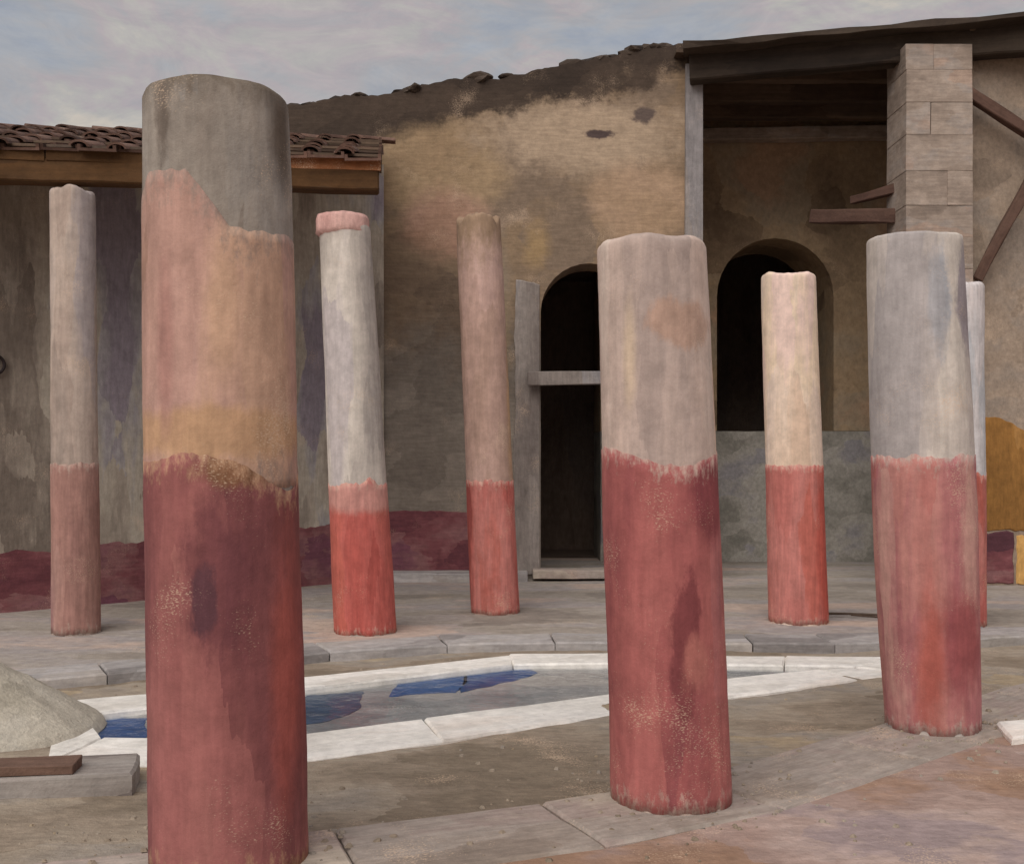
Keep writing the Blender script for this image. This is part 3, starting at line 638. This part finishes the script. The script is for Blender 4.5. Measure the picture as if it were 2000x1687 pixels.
roof = empty('tiled_portico', (-1.14, 9.42, 3.9)); tag(roof, 'brown tiled lean-to roof on an ochre beam at upper left', 'portico', kind='thing')
E1 = Vector((-1.12, 9.42, 3.92)); E0 = Vector((-6.6, 8.78, 3.92)); eu = (E1-E0).normalized()
hv = Vector((-eu.y, eu.x, 0)).normalized(); run, rise = 3.25, 1.06
sl = (hv*run+Vector((0, 0, rise))); sv = sl.normalized(); sn = eu.cross(sv); SL = sl.length; EL = (E1-E0).length
def rl(o): o.location = Vector(o.location)-roof.location; return o
def rbar(name, a, b, w, h, mat, **k):
    o = bar(name, a, b, w, h, mat, roof, **k); o.matrix_basis = Matrix.Translation(-roof.location) @ o.matrix_basis; return o
# beam, fascia, rafters, deck boards
rbar('eave_beam', E0+hv*.06+Vector((0, 0, -.10)), E1+hv*.06+Vector((-.02, 0, -.10)), .18, .20, 'fascia', seg=24, uneven=.02)
for k in range(4):
    a = E0+eu*(EL*(k)/4+.006); b = E0+eu*(EL*(k+1)/4-.006)
    rbar('fascia_board', a+Vector((0, 0, .02))-hv*.02, b+Vector((0, 0, .02))-hv*.02, .03, .10, 'orange_board' if k == 3 else 'fascia', seg=8)
for k in range(12):
    p = E0+eu*(.15+k*(EL-.3)/11)
    rbar('rafter', p+sv*.14-sn*.055, p+sv*SL-sn*.055, .09, .10, 'timber', seg=6)
for k in range(6):
    a = E0+sv*(SL*(k+.5)/6); b = E1+sv*(SL*(k+.5)/6)
    rbar('deck_board', a+sn*.015, b+sn*.015, SL/6-.012, .025, 'timber', seg=8, uneven=.004)
# tiles
tw, rows = .31, 8
def tile_mesh(flat):
    vs_, fs = [], []
    if flat:
        prof = [(-.145, .045), (-.145, 0), (-.12, 0), (-.12, .02), (.12, .02), (.12, 0), (.145, 0), (.145, .045), (.118, .045), (.118, .03), (-.118, .03), (-.118, .045)]
        prof = [(-.145, 0), (.145, 0), (.145, .05), (.12, .05), (.12, .022), (-.12, .022), (-.12, .05), (-.145, .05)]
    else:
        prof = [(.08*math.cos(a), .05*math.sin(a)) for a in [math.pi*i/8 for i in range(9)]]+[(.062*math.cos(a), .034*math.sin(a)) for a in [math.pi*i/8 for i in range(8, -1, -1)]]
    n = len(prof)
    for (v, lift, s) in ((0, .028, 1.06), (SL/rows+.05, 0, .94)):
        for (x, z) in prof: vs_.append((x*s, v, z*s+lift))
    for i in range(n): fs.append((i, (i+1) % n, n+(i+1) % n, n+i))
    if flat: fs += [(7, 6, 5, 4, 3, 2, 1, 0)[::1], tuple(range(n, 2*n))]
    else:
        for i in range(8): fs += [(i, i+1, n-2-i, n-1-i), (n+i, 2*n-1-i, 2*n-2-i, n+i+1)]
    me = bpy.data.meshes.new('roof_tile'); me.from_pydata(vs_, [], fs); me.update(); me.materials.append(M['tile'])
    bm = bmesh.new(); bm.from_mesh(me); bmesh.ops.recalc_face_normals(bm, faces=bm.faces); bm.to_mesh(me); bm.free()
    return me
pan, cover = tile_mesh(True), tile_mesh(False)
basis = Matrix((eu, sv, sn)).transposed().to_4x4()
ncol = int(EL/tw)
for j in range(rows):
    for i in range(ncol):
        for me, nm, du, dn in ((pan, 'pan_tile', 0, .034), (cover, 'cover_tile', tw/2, .075)):
            if me is cover and (i == ncol-1 or random.random() < .12): continue
            o = bpy.data.objects.new(nm, me); COL.objects.link(o); o.parent = roof
            p = E1-eu*((i+.5)*tw)-eu*du+sv*(SL*j/rows-.06+random.uniform(-.05, .04))+sn*(dn+random.uniform(-.006, .016))
            o.matrix_basis = Matrix.Translation(p-roof.location) @ basis @ Matrix.Rotation(random.uniform(-.08, .08), 4, 'Z') @ Matrix.Rotation(random.uniform(-.05, .05), 4, 'Y')
for i in range(ncol//1):
    p = E1-eu*((i+.9)*.36)+sv*(SL+.02)+sn*.06
    if (p-E1).dot(-eu) > EL: break
    o = bpy.data.objects.new('ridge_tile', cover); COL.objects.link(o); o.parent = roof
    o.matrix_basis = Matrix.Translation(p-roof.location) @ Matrix((-sv.cross(Vector((0, 0, 1))).cross(Vector((0, 0, 1))).normalized(), eu, Vector((0, 0, 1)))).transposed().to_4x4() @ Matrix.Rotation(random.uniform(-.05, .05), 4, 'Z')

# ------------------------------------------------------------------ right: roofed bay
D2 = 14.9; k2 = D2/F_PX
def w2(x, y): return Vector(((x-1000)*k2, 1.5+(HOR-y)*k2))
bay = empty('bay_wall', (0, D2, 0)); tag(bay, 'dark umber wall deep in the roofed bay, with arched window', 'wall', kind='thing')
al, ar = w2(1400, 0).x, w2(1628, 0).x; cx2 = (al+ar)/2; rd = (ar-al)/2; sill = w2(0, 842).y; zs2 = w2(0, 466).y-rd
arch2 = [Vector((al, sill)), Vector((al, zs2))]+[Vector((cx2-rd*math.cos(a), zs2+rd*math.sin(a))) for a in [math.pi*i/16 for i in range(1, 16)]]+[Vector((ar, zs2)), Vector((ar, sill))]
prism('upper_wall', [Vector((1.2, sill))]+arch2+[Vector((6.2, sill)), Vector((6.2, 6.1)), Vector((1.2, 6.1))], 1.2, 'bay_wall', bay, (0, 1.2, 0), (1, 0, 0), (0, 0, 1))
prism('sill_wall', jag([Vector((1.2, -.05)), Vector((6.2, -.05)), Vector((6.2, sill-.004)), Vector((1.2, sill-.004))], .01, .2, 3), 1.23, 'bay_low', bay, (0, 1.2, 0), (1, 0, 0), (0, 0, 1))
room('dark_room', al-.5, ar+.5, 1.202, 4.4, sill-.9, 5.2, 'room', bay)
prism('return_wall', [Vector((.56, -.05)), Vector((2.0, -.05)), Vector((2.0, 6.1)), Vector((.56, 6.1))], .3, 'bay_wall', tan, (w1(1352, 0).x-.3, 0, 0), (0, 1, 0), (0, 0, 1))

D3 = 12.3; k3 = D3/F_PX
def w3(x, y): return Vector(((x-1000)*k3, 1.5+(HOR-y)*k3))
px0, px1 = w3(1752, 0).x, w3(1880, 0).x
rw = empty('right_wall', (0, D3, 0)); tag(rw, 'warm grey wall at the right edge with ochre panel and maroon dado', 'wall', kind='thing')
prism('plaster', [Vector((px1+.004, -.05)), Vector((9.5, -.05)), Vector((9.5, 6.08)), Vector((px1+.004, 6.08))], .5, 'right_wall', rw, (0, .5, 0), (1, 0, 0), (0, 0, 1))
cw = lambda *a, **k: coat(*a, wf=w3, parent=rw, **k)
cw([(1885, 1040), (2300, 1040), (2300, 845), (2010, 845), (1975, 825), (1930, 815), (1885, 815)], 'ochre', 'ochre_panel', 1.0, amp=.05)
cw([(1885, 1140), (1980, 1140), (1980, 1040), (1930, 1042), (1885, 1036)], 'maroon', 'maroon_dado', 2.0, amp=.04, thick=.022)
cw([(1984, 1140), (2300, 1140), (2300, 1046), (1984, 1046)], 'yellow', 'yellow_panel', 3.0, amp=.04, thick=.02)
pier = empty('stone_pier', ((px0+px1)/2, D3+.03, 0)); tag(pier, 'tall taupe block pier rising behind the nearest right column', 'pier', kind='thing')
zc = -.02; i = 0
while zc < 5.85:
    h = min(random.uniform(.3, .42), 5.95-zc); wd = px1-px0
    halves = ((-wd/2, wd/2),) if i % 2 == 0 else ((-wd/2, random.uniform(-.1, .1)),)
    if i % 2: halves = (halves[0], (halves[0][1], wd/2))
    for (a, b) in halves:
        ww, hh, dd = (b-a-.0015), h-.002, .62
        bm = bmesh.new(); bmesh.ops.create_cube(bm, size=1)
        for v in bm.verts: v.co = Vector((v.co.x*ww, v.co.y*dd, v.co.z*hh))
        bmesh.ops.bevel(bm, geom=list(bm.edges), offset=.004, segments=1, affect='EDGES', profile=.6)
        for v in bm.verts: v.co += Vector((nz(v.co.x*4+i, v.co.y*4, v.co.z*6), nz(v.co.y*4, v.co.x*4+i, 3), 0))*.012
        me = bpy.data.meshes.new('stone_block'); bm.to_mesh(me); bm.free(); me.materials.append(M['stone'])
        o = bpy.data.objects.new('stone_block', me); COL.objects.link(o); o.parent = pier
        o.location = ((a+b)/2+random.uniform(-.002, .002), random.uniform(-.004, .004), zc+h/2)
    zc += h; i += 1

br = empty('timber_shelter', (4.0, 12.6, 6.1)); tag(br, 'dark timber ceiling and heavy eave over the bay at upper right', 'shelter', kind='thing')
def bb(name, a, b, w, h, mat, **k):
    o = bar(name, a, b, w, h, mat, br, **k); o.matrix_basis = Matrix.Translation(-br.location) @ o.matrix_basis; return o
ev0, ev1 = Vector((2.06, 12.62, 5.93)), Vector((8.6, 11.35, 6.08))
bb('eave_beam', ev0+Vector((0, .12, 0)), ev1+Vector((0, .12, 0)), .22, .34, 'timber_dark', seg=30, uneven=.03)
bb('eave_board', ev0+Vector((-.1, -.06, .15)), ev1+Vector((0, -.06, .15)), .3, .06, 'timber_dark', seg=30, uneven=.04)
for k in range(11):                                     # ceiling planks
    y = 11.55+k*.33
    bb('ceiling_plank', (max(1.9, 2.3+(12.75-y)*5.05), y, 6.12), (9.0, y, 6.16), .322, .035, 'timber', seg=8, uneven=.006)
for k, (y, z, w, h) in enumerate(((13.05, 5.95, .14, .22), (13.75, 5.93, .16, .24), (14.45, 5.92, .18, .2))):
    bb('ceiling_beam', (1.95, y, z+.03), (8.8, y, z+.05), w, h, 'timber', seg=16, uneven=.02)
bb('wall_plate', (2.0, 14.76, 5.72), (6.1, 14.76, 5.78), .2, .17, 'stone', seg=16)
cov = [(2.02-4, 12.55-12.6, .008), (9.2-4, 11.15-12.6, .10), (9.2-4, 15.9-12.6, .12), (2.02-4, 15.9-12.6, .03)]
mesh_obj('roof_cover', cov+[(x, y, z+.05) for x, y, z in cov], [(3, 2, 1, 0), (4, 5, 6, 7), (0, 1, 5, 4), (1, 2, 6, 5), (2, 3, 7, 6), (3, 0, 4, 7)], 'timber', br)
def timber(label, a, b, w, h, mat='timber_red'):
    r = empty('timber_beam', a); tag(r, label, 'timber', 'timbers round the stone pier', 'thing')
    o = bar('beam', (0, 0, 0), Vector(b)-Vector(a), w, h, mat, r, seg=8, uneven=.025); return r
timber('slanting reddish brown prop leaning up the right wall', at(1908, 548, 12.16), at(2060, 262, 12.0), .13, .11)
timber('thick dark brace falling from pier top toward the right edge', at(1872, 172, 12.1), at(2120, 330, 12.05), .13, .12, 'timber_red')
timber('upper broken timber stub jutting left from the pier', at(1756, 368, 12.4), at(1664, 392, 12.9), .10, .09)
timber('lower longer broken timber stub jutting left from the pier', at(1756, 424, 12.4), at(1588, 424, 13.2), .16, .16)

# ------------------------------------------------------------------ small things
# heap of lime sand
vs_, fs = [], []
NR, NT = 26, 72
for j in range(NR+1):
    t = j/NR
    for i in range(NT):
        th = 2*math.pi*i/NT; rr = .68*t*(1+.08*nz(math.cos(th)*1.4, math.sin(th)*1.4, 7))
        z = .44*max(0, 1-t)**1.0 if t > .06 else .415
        z += .03*t*nz(math.cos(th)*3, math.sin(th)*3, t*2)+.014*nz(rr*math.cos(th)*6, rr*math.sin(th)*6, 3)+.006*nz(rr*math.cos(th)*24, rr*math.sin(th)*24, 3)
        vs_.append((rr*math.cos(th), rr*math.sin(th), z-(.03 if j == NR else 0)))
for j in range(NR):
    for i in range(NT):
        k = (i+1) % NT; fs.append((j*NT+i, (j+1)*NT+i, (j+1)*NT+k, j*NT+k))
heap = mesh_obj('sand_heap', vs_, fs, 'sand', None, (-3.0, 6.15, Z_COURT), smooth=True); tag(heap, 'pale conical heap of lime sand beside the pool at left', 'sand heap', kind='thing')
# stone slab and plank at left
sl_ = quad_slab('stone_slab', ((-3.2, 4.72), (-1.70, 4.98), (-1.78, 5.32), (-3.2, 5.16)), -.10, .035, 'slab', None, inset=.012, jit=0); tag(sl_, 'long violet grey stone slab lying before the sand heap', 'slab', kind='thing')
pl = empty('timber_plank', (-2.85, 4.93, .06)); tag(pl, 'short dark weathered plank lying on the long stone slab', 'plank', kind='thing')
bar('board', (0, 0, 0), (.86, .10, .004), .16, .04, 'timber_red', pl, seg=8, uneven=.012)
# white slab on the floor at the right
ws = quad_slab('marble_slab', ((2.55, 5.62), (3.35, 5.88), (3.32, 6.18), (2.62, 5.98)), -.01, .03, 'marble', None, inset=.01, jit=0); tag(ws, 'loose white marble slab on the floor beside the nearest right column', 'slab', kind='thing')
# loose grit and pebbles
vs_, fs = [], []
for i in range(1100):
    x = random.uniform(-4, 5); y = random.uniform(3.4, 8.3)
    if random.random() < .4:
        cx_, cy_ = random.choice(((-1.045, 4.06), (.69, 4.77), (2.30, 6.01), (-1.6, 4.9))); a = random.uniform(0, 6.28); rr = .3+abs(random.gauss(0, .22)); x, y = cx_+rr*math.cos(a), cy_+rr*math.sin(a)
    if inside((x, y), pool_mid) or y > yline(far_line, x)-.05: continue
    if (x+2.92)**2+(y-6.15)**2 < .8 or (-3.3 < x < -1.65 and 4.6 < y < 5.4): continue
    z = z_court(x, y) if y > yline(near_line, x)+.26 else .0
    if y < yline(near_line, x)-.34: z = -.01
    s_ = random.choice((.004, .006, .008, .011, .017)); b0 = len(vs_); ph = random.uniform(0, 6)
    for k in range(5): vs_.append((x+s_*random.uniform(.8, 1.3)*math.cos(ph+k*1.2566), y+s_*math.sin(ph+k*1.2566), z-.002))
    for k in range(5): vs_.append((x+.6*s_*math.cos(ph+k*1.2566), y+.6*s_*math.sin(ph+k*1.2566), z+s_*random.uniform(.4, .7)))
    for k in range(5): q = (k+1) % 5; fs.append((b0+k, b0+q, b0+5+q, b0+5+k))
    fs.append(tuple(b0+5+k for k in range(5)))
tag(mesh_obj('grit', vs_, fs, 'earth'), 'fine loose grit and pebbles scattered over the court', kind='stuff')
# twig
tw_ = empty('twig', (2.5, 10.2, .012)); tag(tw_, 'thin dark twig lying on the floor near the cream column', 'twig', kind='thing')
def stick(name, pts, r, parent):
    vs_, fs = [], []
    for i, p in enumerate(pts):
        rr = r*(1-.5*i/len(pts))
        for k in range(6): a = math.pi*k/3; vs_.append((p[0], p[1]+rr*math.cos(a), p[2]+rr*math.sin(a)))
    for i in range(len(pts)-1):
        for k in range(6): fs.append((i*6+k, i*6+(k+1) % 6, i*6+6+(k+1) % 6, i*6+6+k))
    return mesh_obj(name, vs_, fs, 'timber', parent, smooth=True)
stick('stem', [(.25+.16*i, -.25+.05*math.sin(i*.8)-.03*i, .01) for i in range(8)], .014, tw_)
stick('side_shoot', [(.55+.1*i, -.32-.07*i, .01) for i in range(5)], .009, tw_)
